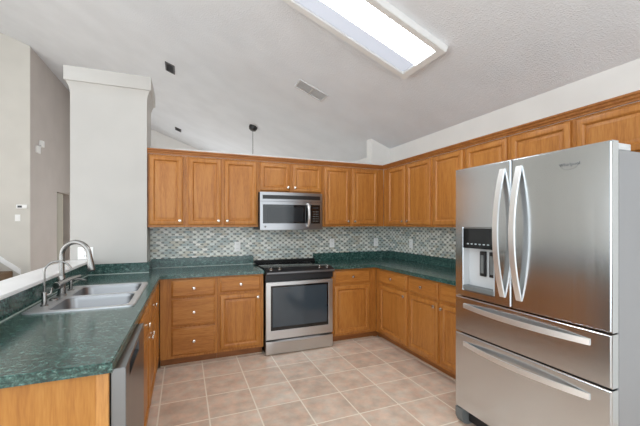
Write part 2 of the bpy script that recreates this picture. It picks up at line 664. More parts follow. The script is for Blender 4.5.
def door(root, x0, x1, z0, z1, kn, yf=0.0):
    """frame and raised panel door in front of local plane y = yf; kn = (side, end)"""
    fw = 0.054
    bm = BM()
    ring_face(bm, x0, x1, z0, z1, [(0.0, yf), (0.0, yf - 0.013), (0.002, yf - 0.017), (0.009, yf - 0.021), (fw - 0.012, yf - 0.021), (fw - 0.003, yf - 0.014), (fw, yf - 0.006), (fw, yf)], close=False)
    d = obj('door', bm, M['oak_z'], root)
    bm = BM()
    ring_face(bm, x0 + fw - 0.001, x1 - fw + 0.001, z0 + fw - 0.001, z1 - fw + 0.001,
              [(0.0, yf), (0.0, yf - 0.007), (0.004, yf - 0.0075), (0.022, yf - 0.013), (0.024, yf - 0.0145)], close=True)
    obj('panel', bm, M['oak_z'], d)
    if kn:
        s, e = kn
        kx = x0 + 0.03 if s == 'l' else x1 - 0.03
        kz = z0 + 0.045 if e == 'b' else z1 - 0.045
        knob(d, kx, yf - 0.021, kz)
    return d


def drawer(root, x0, x1, z0, z1, kn=True, yf=0.0, name='drawer'):
    bm = BM()
    ring_face(bm, x0, x1, z0, z1, [(0.0, yf), (0.0, yf - 0.010), (0.004, yf - 0.0125), (0.014, yf - 0.017), (0.016, yf - 0.021)])
    d = obj(name, bm, M['oak_x'], root)
    if kn:
        knob(d, (x0 + x1) / 2, yf - 0.021, (z0 + z1) / 2)
    return d


def wall_cabinet(label, loc, rz, w, z0, z1, doors, depth=0.305, side_mat='oak_z'):
    """local x = along the wall, y=0 = face frame, +y = into the wall"""
    t = thing('wall_cabinet', label, 'cabinet', (loc[0], loc[1], z0), rz, 'oak wall cabinets')
    bm = BM()
    box(bm, 0.0008, w - 0.0008, 0.019, depth - 0.001, 0.012, z1 - z0 - 0.001)
    obj('cabinet_body', bm, M[side_mat], t)
    bm = BM()
    h = z1 - z0
    box(bm, 0.0008, w - 0.0008, 0, 0.0188, 0, h - 0.001, 0.001, 1)
    obj('face_frame', bm, M['oak_z'], t)
    for (a, c, za, zb, kn) in doors:
        door(t, a, c, za - z0, zb - z0, kn)
    return t


def base_cabinet(label, loc, rz, w, fronts, depth=0.60, toe=0.09, run=0.0):
    t = thing('base_cabinet', label, 'cabinet', (loc[0], loc[1], 0), rz, 'oak base cabinets')
    H = 0.8755
    e = 0.0008
    bm = BM()
    box(bm, e, 0.018, 0.019, depth, toe, H)
    box(bm, w - 0.018, w - e, 0.019, depth, toe, H)
    box(bm, 0.018, w - 0.018, depth - 0.01, depth, toe, H)
    box(bm, 0.018, w - 0.018, 0.019, depth - 0.01, toe, toe + 0.018)
    obj('cabinet_body', bm, M['oak_z'], t)
    bm = BM(); box(bm, e, w - e, 0, 0.0188, toe, H, 0.001, 1); obj('face_frame', bm, M['oak_z'], t)
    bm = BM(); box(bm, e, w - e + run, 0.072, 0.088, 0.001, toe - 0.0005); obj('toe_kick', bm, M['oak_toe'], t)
    bm = BM(); box(bm, e, w - e, 0.065, 0.0718, 0.0006, 0.009); obj('caulk_joint', bm, M['grout'], t)
    for f in fronts:
        if f[0] == 'drawer':
            drawer(t, *f[1:5], kn=f[5])
        elif f[0] == 'false':
            drawer(t, *f[1:5], kn=f[5], name='false_front')
        else:
            door(t, *f[1:5], f[5])
    return t


UY = D - 0.305            # face frame plane of the wall cabinets
ZB, ZT = 1.372, 2.134
zd0, zd1 = 1.395, 2.118
r90 = -PI / 2
# --- wall cabinets, back wall (left to right)
x = -0.347
wall_cabinet('narrow one-door oak wall cabinet touching the white column', (x, UY), 0, 0.02 - x, ZB, ZT, [(-0.332 - x, -0.008 - x, zd0, zd1, ('r', 'b'))])
x = 0.02
wall_cabinet('two-door oak wall cabinet left of the microwave, above the white outlet', (x, UY), 0, 0.799 - x, ZB, ZT,
             [(0.047 - x, 0.385 - x, zd0, zd1, ('r', 'b')), (0.419 - x, 0.781 - x, zd0, zd1, ('l', 'b'))])
x = 0.799
wall_cabinet('short two-door oak wall cabinet directly above the microwave', (x, UY), 0, 1.605 - x, 1.775, ZT,
             [(0.818 - x, 1.18 - x, 1.793, zd1, ('r', 'b')), (1.208 - x, 1.588 - x, 1.793, zd1, ('l', 'b'))])
x = 1.605
wall_cabinet('two-door oak wall cabinet on the back wall between microwave and corner', (x, UY), 0, 2.494 - x, ZB, ZT,
             [(1.623 - x, 1.98 - x, zd0, zd1, ('r', 'b')), (2.014 - x, 2.395 - x, zd0, zd1, ('l', 'b'))])
# --- wall cabinets, right wall (local x runs towards the camera)
UX = R - 0.305
y = UY - 0.0008
wall_cabinet('two-door oak wall cabinet on the right wall next to the corner', (UX, y), r90, y - 2.918, ZB, ZT,
             [(y - 3.765, y - 3.398, zd0, zd1, ('r', 'b')), (y - 3.362, y - 2.942, zd0, zd1, ('l', 'b'))])
y = 2.918
wall_cabinet('wide one-door oak wall cabinet partly behind the refrigerator top corner', (UX, y), r90, y - 2.465, ZB, ZT,
             [(y - 2.897, y - 2.485, zd0, zd1, ('r', 'b'))])
y = 2.465
wall_cabinet('oak wall cabinet whose top shows above the far refrigerator door', (UX, y), r90, y - 1.99, ZB, ZT,
             [(y - 2.447, y - 2.008, zd0, zd1, ('l', 'b'))])
y = 1.99
wall_cabinet('oak cabinet bridging over the refrigerator at the right edge', (UX, y), r90, y - 0.93, 1.822, ZT,
             [(y - 1.972, y - 1.513, 1.84, zd1, None), (y - 1.478, y - 0.95, 1.84, zd1, None)])

# crown moulding along both runs
prof = [(0.0, 2.1345), (0.016, 2.1345), (0.018, 2.146), (0.028, 2.153), (0.032, 2.166), (0.042, 2.172), (0.045, 2.184), (0.0, 2.184)]
bm = BM()
Ls = []
for px, py, dx, dy in ((-0.347, UY, 0, -1), (UX, UY, -1, -1), (UX, 0.93, -1, 0)):
    Ls.append(loop_verts(bm, [(px + dx * o, py + dy * o, z) for o, z in prof]))
for A, B in zip(Ls, Ls[1:]):
    bridge(bm, A, B)
bm.faces.new(list(reversed(Ls[0]))); bm.faces.new(Ls[-1])
tag(obj('crown_moulding', bm, M['oak_dark']), 'dark oak crown moulding running along the top of the wall cabinets', 'moulding')

# --- base cabinets
BY = D - 0.61
x = -0.215
base_cabinet('oak base cabinet with three stacked drawers beside the peninsula', (x, BY), 0, 0.318 - x,
             [('drawer', -0.112 - x, 0.295 - x, 0.688, 0.857, True), ('drawer', -0.112 - x, 0.295 - x, 0.405, 0.668, True), ('drawer', -0.112 - x, 0.295 - x, 0.118, 0.385, True)])
x = 0.318
base_cabinet('oak base cabinet with one drawer and door left of the range', (x, BY), 0, 0.793 - x,
             [('drawer', 0.342 - x, 0.757 - x, 0.706, 0.857, True), ('door', 0.342 - x, 0.757 - x, 0.118, 0.68, ('r', 't'))])
x = 1.592
base_cabinet('oak base cabinet between the range and the inner corner', (x, BY), 0, 2.19 - x,
             [('drawer', 1.622 - x, 2.094 - x, 0.706, 0.857, True), ('door', 1.622 - x, 2.094 - x, 0.118, 0.68, None)], run=0.07)
BX = R - 0.61
y = BY - 0.001
rc_ = base_cabinet('oak base cabinet on the right wall nearest the inner corner', (BX, y), r90, y - 2.932,
             [('drawer', y - 3.483, y - 2.953, 0.706, 0.857, True), ('door', y - 3.483, y - 2.953, 0.118, 0.68, ('r', 't'))])
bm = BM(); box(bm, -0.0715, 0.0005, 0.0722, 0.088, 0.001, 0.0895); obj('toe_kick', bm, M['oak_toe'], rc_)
y = 2.932
base_cabinet('middle oak base cabinet of the three along the right wall', (BX, y), r90, y - 2.465,
             [('drawer', y - 2.911, y - 2.484, 0.706, 0.857, True), ('door', y - 2.911, y - 2.484, 0.118, 0.68, ('r', 't'))])
y = 2.465
base_cabinet('oak base cabinet half hidden behind the refrigerator', (BX, y), r90, y - 1.91,
             [('drawer', y - 2.445, y - 1.94, 0.706, 0.857, True), ('door', y - 2.445, y - 1.94, 0.118, 0.68, ('l', 't'))])
# peninsula (local x runs away from the camera)
PX = -0.238
y = 2.048
base_cabinet('oak sink base cabinet with false fronts beyond the dishwasher', (PX, y), PI / 2, 3.19 - y,
             [('false', 0.03, 0.54, 0.706, 0.857, True), ('false', 0.58, 1.11, 0.706, 0.857, True),
              ('door', 0.03, 0.54, 0.118, 0.68, ('r', 't')), ('door', 0.58, 1.11, 0.118, 0.68, ('l', 't'))])
y = 3.19
base_cabinet('plain oak corner cabinet at the far end of the peninsula', (PX, y), PI / 2, 3.575 - y,
             [('door', 0.02, 0.33, 0.118, 0.857, None)])
# end panel that closes the peninsula beside the dishwasher
t = thing('end_panel', 'pale oak end panel closing the near end of the peninsula', 'cabinet panel', (-0.55, 1.42, 0))
bm = BM(); box(bm, -0.871, -0.292, 1.422, 1.434, 0.001, 0.8755); obj('panel', bm, M['oak_pale'], t, t.location)
bm = BM(); box(bm, -0.2915, -0.252, 1.416, 1.434, 0.001, 0.8755, 0.002); obj('corner_post', bm, M['oak_post'], t, t.location)

# ------------------------------------------------------------------ worktops
def skew(p):      # the room edge of the peninsula top is not quite square to the wall
    return p


CZ0, CZ1 = 0.8765, 0.914
SX0, SX1, SY0, SY1 = -0.822, -0.275, 2.285, 3.165   # sink outline
t = thing('countertop', 'dark green marbled L-shaped countertop around the sink', 'countertop', (-0.5, 2.5, CZ0), group='green countertops')
bm = BM()
cut = rrect(SX0 + 0.012, SX1 - 0.012, SY0 + 0.012, SY1 - 0.012, 0.04)
slab(bm, [(-0.871, 1.392), (-0.236, 1.392), (-0.206, D - 0.645), (0.796, D - 0.645), (0.796, D - 0.009), (-0.347, D - 0.009), (-0.347, 3.848), (-0.871, 3.848)], [cut], CZ0, CZ1)
es = [e for e in bm.edges if abs(e.verts[0].co.z - CZ1) < 1e-6 and abs(e.verts[1].co.z - CZ1) < 1e-6 and len(e.link_faces) == 2 and e.calc_face_angle(0) > 0.5]
bmesh.ops.bevel(bm, geom=es, offset=0.004, segments=2, affect='EDGES')
slab_l = obj('worktop', bm, M['laminate'], t, t.location)
bm = BM(); box(bm, -0.871, -0.851, 1.392, 3.828, CZ1, 1.036, 0.002, 1); obj('upstand', bm, M['laminate'], t, t.location)
bm = BM(); box(bm, -0.871, -0.326, 3.828, 3.8485, CZ1, 1.016, 0.002, 1)
box(bm, -0.347, -0.326, 3.849, D - 0.03, CZ1, 1.016, 0.002, 1); obj('upstand', bm, M['laminate'], t, t.location)
bm = BM(); box(bm, -0.347, 0.796, D - 0.029, D - 0.009, CZ1, 1.016, 0.002, 1); obj('upstand', bm, M['laminate'], t, t.location)

bm = BM(); box(bm, -0.851, -0.8455, 1.392, 3.8275, CZ1 + 0.0002, CZ1 + 0.005); obj('caulk_joint', bm, M['caulk'], t, t.location)
bm = BM(); box(bm, -0.851, -0.3265, 3.8225, 3.8278, CZ1 + 0.0002, CZ1 + 0.005); obj('caulk_joint', bm, M['caulk'], t, t.location)
bm = BM(); box(bm, -0.325, 0.796, D - 0.0335, D - 0.0292, CZ1 + 0.0002, CZ1 + 0.004); obj('caulk_joint', bm, M['caulk'], t, t.location)

t = thing('countertop', 'dark green marbled countertop turning the corner right of the range', 'countertop', (2.4, 3.6, CZ0), group='green countertops')
bm = BM()
slab(bm, [(1.587, D - 0.645), (R - 0.645, D - 0.645), (R - 0.645, 1.885), (R - 0.009, 1.885), (R - 0.009, D - 0.009), (1.587, D - 0.009)], [], CZ0, CZ1)
es = [e for e in bm.edges if abs(e.verts[0].co.z - CZ1) < 1e-6 and abs(e.verts[1].co.z - CZ1) < 1e-6 and len(e.link_faces) == 2 and e.calc_face_angle(0) > 0.5]
bmesh.ops.bevel(bm, geom=es, offset=0.004, segments=2, affect='EDGES')
obj('worktop', bm, M['laminate'], t, t.location)
bm = BM(); box(bm, 1.587, R - 0.009, D - 0.029, D - 0.009, CZ1, 1.016, 0.002, 1); obj('upstand', bm, M['laminate'], t, t.location)
bm = BM(); box(bm, R - 0.029, R - 0.009, 1.885, D - 0.0295, CZ1, 1.016, 0.002, 1); obj('upstand', bm, M['laminate'], t, t.location)

# mosaic tile between worktop and wall cabinets
bm = BM()
box(bm, -0.347, R - 0.0005, D - 0.008, D - 0.0003, 0.9, ZB - 0.0005)
box(bm, 0.802, 1.58, D - 0.008, D - 0.0003, ZB - 0.0005, 1.5)
box(bm, R - 0.008, R - 0.0003, 1.95, D - 0.008, 0.9, ZB - 0.0005)
tag(obj('tile_backsplash', bm, M['mosaic']), 'grey and cream mosaic tile backsplash between countertops and wall cabinets', 'backsplash')


# ------------------------------------------------------------------ outlets
def outlet(label, loc, rz, kind='outlet', w=0.072, h=0.116):
    t = thing('wall_outlet' if kind == 'outlet' else 'light_switch', label, kind, loc, rz, 'white wall plates')
    bm = BM(); box(bm, -w / 2, w / 2, -0.006, -0.0005, -h / 2, h / 2, 0.002); obj('cover_plate', bm, M['plastic'], t)
    if kind == 'outlet':
        for s in (-1, 1):
            bm = BM(); box(bm, -0.017, 0.017, -0.008, -0.006, s * 0.027 - 0.014, s * 0.027 + 0.014, 0.001, 1); k = obj('socket', bm, M['plastic'], t)
            bm = BM()
            for q in (-0.007, 0.007):
                box(bm, q - 0.0015, q + 0.0015, -0.0085, -0.008, s * 0.027 - 0.004, s * 0.027 + 0.006)
            obj('slots', bm, M['slot'], k)
    else:
        bm = BM(); box(bm, -0.012, 0.012, -0.010, -0.006, -0.022, 0.022, 0.001, 1); obj('switch_rocker', bm, M['plastic'], t)
    return t


outlet('white outlet on the mosaic left of the microwave', (0.606, D - 0.008, 1.132), 0)
outlet('white outlet on the mosaic just right of the range', (1.865, D - 0.008, 1.145), 0)
outlet('white outlet on the back mosaic close to the inner corner', (2.556, D - 0.008, 1.145), 0)
outlet('white outlet on the right-hand mosaic past the corner', (R - 0.008, 3.687, 1.145), r90)
outlet('wide white outlet low on the column behind the faucet', (-0.875, 3.85, 1.125), 0, 'outlet', 0.125, 0.116)
outlet('white light switch on the far left wall below the thermostat', (-2.665, 7.37, 1.51), 0, 'switch', 0.075, 0.115)

# ------------------------------------------------------------------ sink
t = thing('kitchen_sink', 'double-bowl stainless steel sink set into the green countertop', 'sink', (-0.55, 2.72, CZ1))
bowls = [(-0.715, -0.315, 2.325, 2.70), (-0.715, -0.315, 2.735, 3.125)]
bm = BM()
slab(bm, rrect(SX0, SX1, SY0, SY1, 0.035), [rrect(a, c, d_, e_, 0.055) for a, c, d_, e_ in bowls], CZ1 + 0.0004, CZ1 + 0.008)
es = [e for e in bm.edges if min(v.co.z for v in e.verts) > CZ1 + 0.007 and len(e.link_faces) == 2 and e.calc_face_angle(0) > 0.5]
bmesh.ops.bevel(bm, geom=es, offset=0.004, segments=2, affect='EDGES')
obj('sink_rim', bm, M['steel_rim'], t, t.location)
for a, c, d_, e_ in bowls:
    bm = BM()
    rings = []
    for i, z, r in ((0.001, 0.915, 0.055), (0.006, 0.895, 0.055), (0.014, 0.775, 0.055), (0.024, 0.755, 0.06), (0.05, 0.742, 0.07), (0.12, 0.738, 0.06)):
        rings.append(loop_verts(bm, [(p[0], p[1], z) for p in rrect(a + i, c - i, d_ + i, e_ - i, r)]))
    for A, B in zip(rings, rings[1:]):
        bridge(bm, A, B)
    bm.faces.new(rings[-1])
    k = obj('bowl', bm, M['steel_sink'], t, t.location)
    bm = BM(); lathe(bm, [(0.045, 0.0), (0.045, 0.003), (0.034, 0.004), (0.03, 0.001)], ((a + c) / 2, (d_ + e_) / 2, 0.738)); obj('drain', bm, M['faucet'], k, t.location)

# main faucet: pull-down gooseneck
fx, fy, fz = -0.765, 2.77, CZ1 + 0.0085
t = thing('kitchen_faucet', 'tall brushed gooseneck faucet with pull-down spray head behind the sink', 'faucet', (fx, fy, fz))
L0 = t.location
bm = BM(); lathe(bm, [(0.03, 0), (0.03, 0.006), (0.025, 0.010), (0.0235, 0.06), (0.0225, 0.12), (0.018, 0.135)], (fx, fy, fz), 'Z', 24); obj('faucet_base', bm, M['faucet'], t, L0)
dirv = Vector((0.93, -0.36, 0)).normalized()
pts = [Vector((fx, fy, fz + 0.13)), Vector((fx, fy, fz + 0.20))]
ra = 0.092
cz = fz + 0.270
pts.append(Vector((fx, fy, cz - 0.02)))
for k in range(0, 13):
    a = PI - k * (PI * 0.99) / 12
    pts.append(Vector((fx, fy, cz)) + dirv * (ra + ra * math.cos(a)) + Vector((0, 0, ra * math.sin(a))))
bm = BM(); tube(bm, pts, 0.0158, 14); obj('spout', bm, M['faucet'], t, L0)
e0 = pts[-1]
dd = (pts[-1] - pts[-2]).normalized()
bm = BM(); tube(bm, [e0 - dd * 0.004, e0 + dd * 0.02, e0 + dd * 0.055, e0 + dd * 0.098, e0 + dd * 0.105], [0.0165, 0.0175, 0.020, 0.0235, 0.021], 16); sp_ = obj('spray_head', bm, M['faucet'], t, L0)
bm = BM(); tube(bm, [e0 + dd * 0.105, e0 + dd * 0.110], [0.017, 0.016], 16); obj('nozzle', bm, M['dark'], sp_, L0)
hv = Vector((-0.25, -0.95, 0.02)).normalized()
hp = Vector((fx, fy, fz + 0.075))
bm = BM(); tube(bm, [hp + hv * 0.015, hp + hv * 0.055, hp + hv * 0.06], [0.024, 0.024, 0.020], 18); hb = obj('valve_body', bm, M['faucet'], t, L0)
lv = hp + hv * 0.045
bm = BM(); tube(bm, [lv + Vector((0.010, 0.0, 0.010)), lv + Vector((0.06, 0.03, 0.035)), lv + Vector((0.115, 0.06, 0.05))], [0.019, 0.013, 0.009], 12); obj('lever_handle', bm, M['faucet'], hb, L0)

# filtered water tap
gx, gy = -0.765, 2.46
t = thing('water_filter_tap', 'slim brushed filter tap with thin curved spout nearest the camera', 'faucet', (gx, gy, fz))
L0 = t.location
bm = BM(); lathe(bm, [(0.02, 0), (0.02, 0.004), (0.0135, 0.008), (0.0135, 0.075), (0.009, 0.082)], (gx, gy, fz), 'Z', 18); obj('tap_base', bm, M['faucet'], t, L0)
pts = [Vector((gx, gy, fz + 0.08)), Vector((gx, gy, fz + 0.15)), Vector((gx, gy, fz + 0.195))]
ra = 0.065
cz = fz + 0.20
dv2 = Vector((0.95, 0.05, 0)).normalized()
for k in range(11):
    a = PI - k * (PI * 0.86) / 10
    pts.append(Vector((gx, gy, cz)) + dv2 * (ra + ra * math.cos(a)) + Vector((0, 0, ra * 0.95 * math.sin(a))))
pts.append(pts[-1] + (pts[-1] - pts[-2]).normalized() * 0.012)
bm = BM(); tube(bm, pts, 0.0058, 10); obj('spout', bm, M['faucet'], t, L0)
bm = BM(); tube(bm, [(gx + 0.012, gy, fz + 0.062), (gx + 0.03, gy + 0.008, fz + 0.07), (gx + 0.032, gy + 0.01, fz + 0.10)], [0.006, 0.006, 0.005], 10); obj('tap_lever', bm, M['faucet'], t, L0)

# soap dispenser
qx, qy = -0.765, 2.965
t = thing('soap_dispenser', 'small brushed soap pump with straight nozzle beyond the gooseneck faucet', 'soap dispenser', (qx, qy, fz))
L0 = t.location
bm = BM(); lathe(bm, [(0.022, 0), (0.022, 0.005), (0.012, 0.010), (0.011, 0.055), (0.016, 0.058), (0.016, 0.082), (0.012, 0.088)], (qx, qy, fz), 'Z', 18); obj('pump_body', bm, M['faucet'], t, L0)
bm = BM(); tube(bm, [(qx + 0.012, qy, fz + 0.075), (qx + 0.06, qy - 0.01, fz + 0.078), (qx + 0.098, qy - 0.02, fz + 0.070)], [0.008, 0.0075, 0.006], 10); obj('nozzle', bm, M['faucet'], t, L0)
# hole cover
t = tag(obj('hole_cover', lathe(BM(), [(0.024, 0), (0.024, 0.006), (0.018, 0.011), (0.006, 0.012)], (-0.765, 2.615, fz), 'Z', 18), M['faucet']), 'round metal hole cover on the sink deck between the two taps', 'hole cover')

# ------------------------------------------------------------------ dishwasher
t = thing('dishwasher', 'stainless dishwasher built into the peninsula beside the end panel', 'dishwasher', (-0.24, 1.74, 0))
L0 = t.location
WX = -0.2
bm = BM(); box(bm, -0.82, -0.251, 1.440, 2.044, 0.10, 0.868); obj('tub', bm, M['black'], t, L0)
bm = BM()
slab(bm, [(1.440, 0.115), (2.044, 0.115), (2.044, 0.872), (1.440, 0.872)], [[(1.53, 0.800), (1.84, 0.800), (1.84, 0.856), (1.53, 0.856)]], -0.25, WX, YZ)
es = [e for e in bm.edges if len(e.link_faces) == 2 and e.calc_face_angle(0) > 0.5]
bmesh.ops.bevel(bm, geom=es, offset=0.002, segments=1, affect='EDGES')
dwd = obj('door', bm, M['steel_dark'], t, L0)
bm = BM(); box(bm, -0.25, -0.232, 1.53, 1.84, 0.8, 0.856); obj('handle_pocket', bm, M['grey_plastic'], dwd, L0)
bm = BM(); box(bm, -0.231, -0.222, 1.63, 1.74, 0.82, 0.838); obj('vent_slot', bm, M['black'], dwd, L0)
bm = BM(); box(bm, -0.33, -0.30, 1.440, 2.044, 0.002, 0.099); obj('toe_kick', bm, M['black'], t, L0)

# ------------------------------------------------------------------ range
RX0, RX1 = 0.808, 1.580
RF = D - 0.67
t = thing('range', 'stainless slide-in range with black glass cooktop under the microwave', 'range', ((RX0 + RX1) / 2, RF, 0))
L0 = t.location
bm = BM(); box(bm, RX0, RX1, RF + 0.045, D - 0.04, 0.02, 0.905); obj('range_body', bm, M['black'], t, L0)
bm = BM(); box(bm, RX0 - 0.004, RX1 + 0.004, RF + 0.075, D - 0.06, 0.9165, 0.926, 0.003); ct = obj('cooktop', bm, M['black_glass'], t, L0)
for cx_, cy_, rr in ((0.98, 3.72, 0.10), (1.39, 3.72, 0.115), (0.98, 3.97, 0.085), (1.39, 3.97, 0.085)):
    bm = BM()
    slab(bm, [(cx_ + rr * math.cos(a * PI / 18), cy_ + rr * math.sin(a * PI / 18)) for a in range(36)],
         [[(cx_ + (rr - 0.004) * math.cos(a * PI / 18), cy_ + (rr - 0.004) * math.sin(a * PI / 18)) for a in range(36)]], 0.926, 0.9264)
    obj('burner_ring', bm, M['dark'], ct, L0)
bm = BM(); prism(bm, [(D - 0.10, 0.9262), (D - 0.032, 0.9262), (D - 0.032, 0.958), (D - 0.075, 0.958)], RX0 - 0.004, RX1 + 0.004, YZ); obj('rear_lip', bm, M['black'], t, L0)
bm = BM()
prism(bm, [(RF - 0.040, 0.868), (RF - 0.048, 0.876), (RF - 0.048, 0.892), (RF - 0.040, 0.900), (RF + 0.072, 0.927), (RF + 0.074, 0.906), (RF + 0.04, 0.800), (RF + 0.004, 0.800), (RF + 0.004, 0.862)], RX0 - 0.004, RX1 + 0.004, YZ)
cp = obj('control_panel', bm, M['dark'], t, L0)
bm = BM(); prism(bm, [(RF - 0.0405, 0.8705), (RF - 0.0505, 0.876), (RF - 0.0505, 0.892), (RF - 0.0405, 0.8985)], RX0 - 0.004, RX1 + 0.004, YZ); obj('trim_strip', bm, M['strip'], cp, L0)
nrm = Vector((0, -0.2345, 0.972)).normalized()
for kx in (0.862, 0.955, 1.418, 1.512):
    c0 = Vector((kx, RF + 0.008, 0.9116))
    u_ = Vector((1, 0, 0)); v_ = nrm.cross(u_)
    bm = BM(); lathe(bm, [(0.021, 0), (0.021, 0.006), (0.016, 0.010), (0.015, 0.028), (0.012, 0.031)], c0, (u_, v_, nrm), 18)
    k = obj('knob', bm, M['faucet'], t, L0)
    bm = BM(); box(bm, kx - 0.002, kx + 0.002, c0.y - 0.02, c0.y + 0.004, 0.938, 0.9435); obj('pointer', bm, M['black'], k, L0)
# oven door with glass window
bm = BM()
slab(bm, [(RX0, 0.168), (RX1, 0.168), (RX1, 0.780), (RX0, 0.780)], [rrect(RX0 + 0.052, RX1 - 0.052, 0.262, 0.742, 0.006, 2)], RF, RF + 0.042, lambda a, b_, c: (a, c, b_))
es = [e for e in bm.edges if len(e.link_faces) == 2 and e.calc_face_angle(0) > 0.5 and max(v.co.y for v in e.verts) < RF + 0.001]
bmesh.ops.bevel(bm, geom=es, offset=0.004, segments=2, affect='EDGES')
od = obj('oven_door', bm, M['steel_h'], t, L0)
bm = BM(); box(bm, RX0 + 0.0525, RX1 - 0.0525, RF + 0.003, RF + 0.02, 0.2625, 0.7415); obj('window', bm, M['black_glass'], od, L0)
bm = BM(); box(bm, RX0 + 0.072, RX1 - 0.072, RF + 0.0022, RF + 0.003, 0.30, 0.722); obj('glass', bm, M['glass_dark'], od, L0)
# storage drawer with shallow curved grip along its top
bm = BM()
rows = []
nx = 16
for k in range(nx + 1):
    xx = RX0 + (RX1 - RX0) * k / nx
    s = 1 - ((k - nx / 2) / (nx / 2)) ** 2
    rows.append(loop_verts(bm, [(xx, RF + 0.04, 0.012), (xx, RF, 0.012), (xx, RF - 0.001, 0.016), (xx, RF - 0.003, 0.148 - 0.018 * s - 0.018), (xx, RF + 0.001 - 0.016 * s * 0.9, 0.150 - 0.012 * s), (xx, RF + 0.008, 0.154), (xx, RF + 0.04, 0.154)]))
for A, B in zip(rows, rows[1:]):
    bridge(bm, A, B)
bm.faces.new(list(reversed(rows[0]))); bm.faces.new(rows[-1])
obj('storage_drawer', bm, M['steel_h'], t, L0)

# ------------------------------------------------------------------ microwave
MF = D - 0.385
mx0, mx1 = 0.803, 1.568
xc, hw = (mx0 + mx1) / 2, (mx1 - mx0) / 2


def my(x_, off=0.0):
    return MF - 0.028 * (1 - ((x_ - xc) / hw) ** 2) - off


def arc_panel(bm, xa, xb, z0, z1, off, thick, n=14, bev=0):
    rows = []
    for k in range(n + 1):
        xx = xa + (xb - xa) * k / n
        yf_, yb_ = my(xx, off), my(xx, off) + thick
        rows.append(loop_verts(bm, [(xx, yf_, z0), (xx, yf_, z1), (xx, yb_, z1), (xx, yb_, z0)]))
    for A, B in zip(rows, rows[1:]):
        bridge(bm, A, B)
    bm.faces.new(list(reversed(rows[0]))); bm.faces.new(rows[-1])
    return bm


t = thing('microwave', 'stainless over-the-range microwave hung beneath the short wall cabinet', 'microwave', (xc, MF, 1.335))
L0 = t.location
bm = BM(); box(bm, mx0, mx1, MF + 0.012, D - 0.01, 1.338, 1.772); obj('microwave_body', bm, M['black'], t, L0)
bm = BM(); arc_panel(bm, mx0, mx1, 1.668, 1.772, 0.0, 0.03); vg = obj('vent_fascia', bm, M['steel_micro'], t, L0)
bm = BM(); arc_panel(bm, mx0 + 0.03, mx1 - 0.03, 1.693, 1.738, 0.001, 0.01); vs = obj('vent_grille', bm, M['black'], vg, L0)
bm = BM(); arc_panel(bm, mx0, 1.392, 1.338, 1.664, 0.002, 0.03); md = obj('door', bm, M['steel_micro'], t, L0)
bm = BM(); arc_panel(bm, mx0 + 0.032, 1.385, 1.412, 1.630, 0.004, 0.01); obj('window_frame', bm, M['black_glass'], md, L0)
bm = BM(); arc_panel(bm, mx0 + 0.078, 1.315, 1.432, 1.600, 0.005, 0.01); obj('window_glass', bm, M['glass_micro'], md, L0)
hx = 1.372
bm = BM()
hp = []
for k in range(13):
    s = k / 12
    hp.append((hx, my(hx, 0.004) - 0.042 * math.sin(PI * s) ** 0.7 if 0 < s < 1 else my(hx, 0.002), 1.372 + s * 0.278))
tube(bm, hp, 1.0, section=(0.011, 0.008), up=(0, -1, 0)); obj('handle', bm, M['steel_handle'], md, L0)
bm = BM(); arc_panel(bm, 1.395, mx1, 1.338, 1.664, 0.002, 0.03); cp = obj('control_side', bm, M['steel_micro'], t, L0)
bm = BM(); arc_panel(bm, 1.412, 1.535, 1.410, 1.632, 0.004, 0.01); kp = obj('control_panel', bm, M['black_glass'], cp, L0)
bm = BM(); arc_panel(bm, 1.436, 1.512, 1.588, 1.608, 0.0045, 0.01); obj('display', bm, M['dark'], kp, L0)
bm = BM()
for i in range(4):
    for j in range(5):
        xx = 1.438 + i * 0.0205
        zz = 1.435 + j * 0.028
        arc_panel(bm, xx, xx + 0.012, zz, zz + 0.009, 0.0045, 0.008, 1)
o = obj('keypad', bm, M['grey_plastic'], kp, L0)
# round maker's badge
bx = mx0 + 0.06
bm = BM(); lathe(bm, [(0.012, 0), (0.012, 0.002), (0.010, 0.003)], (bx, my(bx, 0.002), 1.375), 'Y-', 20); bd = obj('badge', bm, M['dark'], md, L0)
bm = BM(); slab(bm, [(bx + 0.009 * math.cos(a * PI / 12), 1.375 + 0.009 * math.sin(a * PI / 12)) for a in range(24)],
                [[(bx + 0.0072 * math.cos(a * PI / 12), 1.375 + 0.0072 * math.sin(a * PI / 12)) for a in range(24)]], my(bx, 0.0053), my(bx, 0.005), XZ); obj('emblem_ring', bm, M['nickel'], bd, L0)

# ------------------------------------------------------------------ refrigerator
FX = 1.80
t = thing('refrigerator', 'large stainless french-door refrigerator with ice dispenser on the right', 'refrigerator', (FX, 1.4, 0))
L0 = t.location
FY0, FY1, FS = 0.922, 1.874, 1.4285
bm = BM(); box(bm, FX + 0.066, 2.56, FY0 + 0.004, FY1 - 0.004, 0.03, 1.752, 0.004); obj('cabinet_shell', bm, M['fridge_side'], t, L0)


def fr_door(name, y0, y1, z0, z1, holes=()):
    bm = BM()
    slab(bm, [(y0, z0), (y1, z0), (y1, z1), (y0, z1)], holes, FX, FX + 0.052, YZ)
    es = [e for e in bm.edges if len(e.link_faces) == 2 and e.calc_face_angle(0) > 0.5 and max(v.co.x for v in e.verts) < FX + 0.001]
    bmesh.ops.bevel(bm, geom=es, offset=0.007, segments=3, affect='EDGES')
    return obj(name, bm, M['steel_v'], t, L0)


DY0, DY1, DZ0, DZ1 = 1.548, 1.80, 0.955, 1.378
ld = fr_door('door', FS + 0.003, FY1, 0.908, 1.790, [[(DY0, DZ0), (DY1, DZ0), (DY1, DZ1), (DY0, DZ1)]])
rd = fr_door('door', FY0, FS - 0.003, 0.908, 1.790)
d1 = fr_door('freezer_drawer', FY0, FY1, 0.654, 0.900)
d2 = fr_door('freezer_drawer', FY0, FY1, 0.118, 0.644)
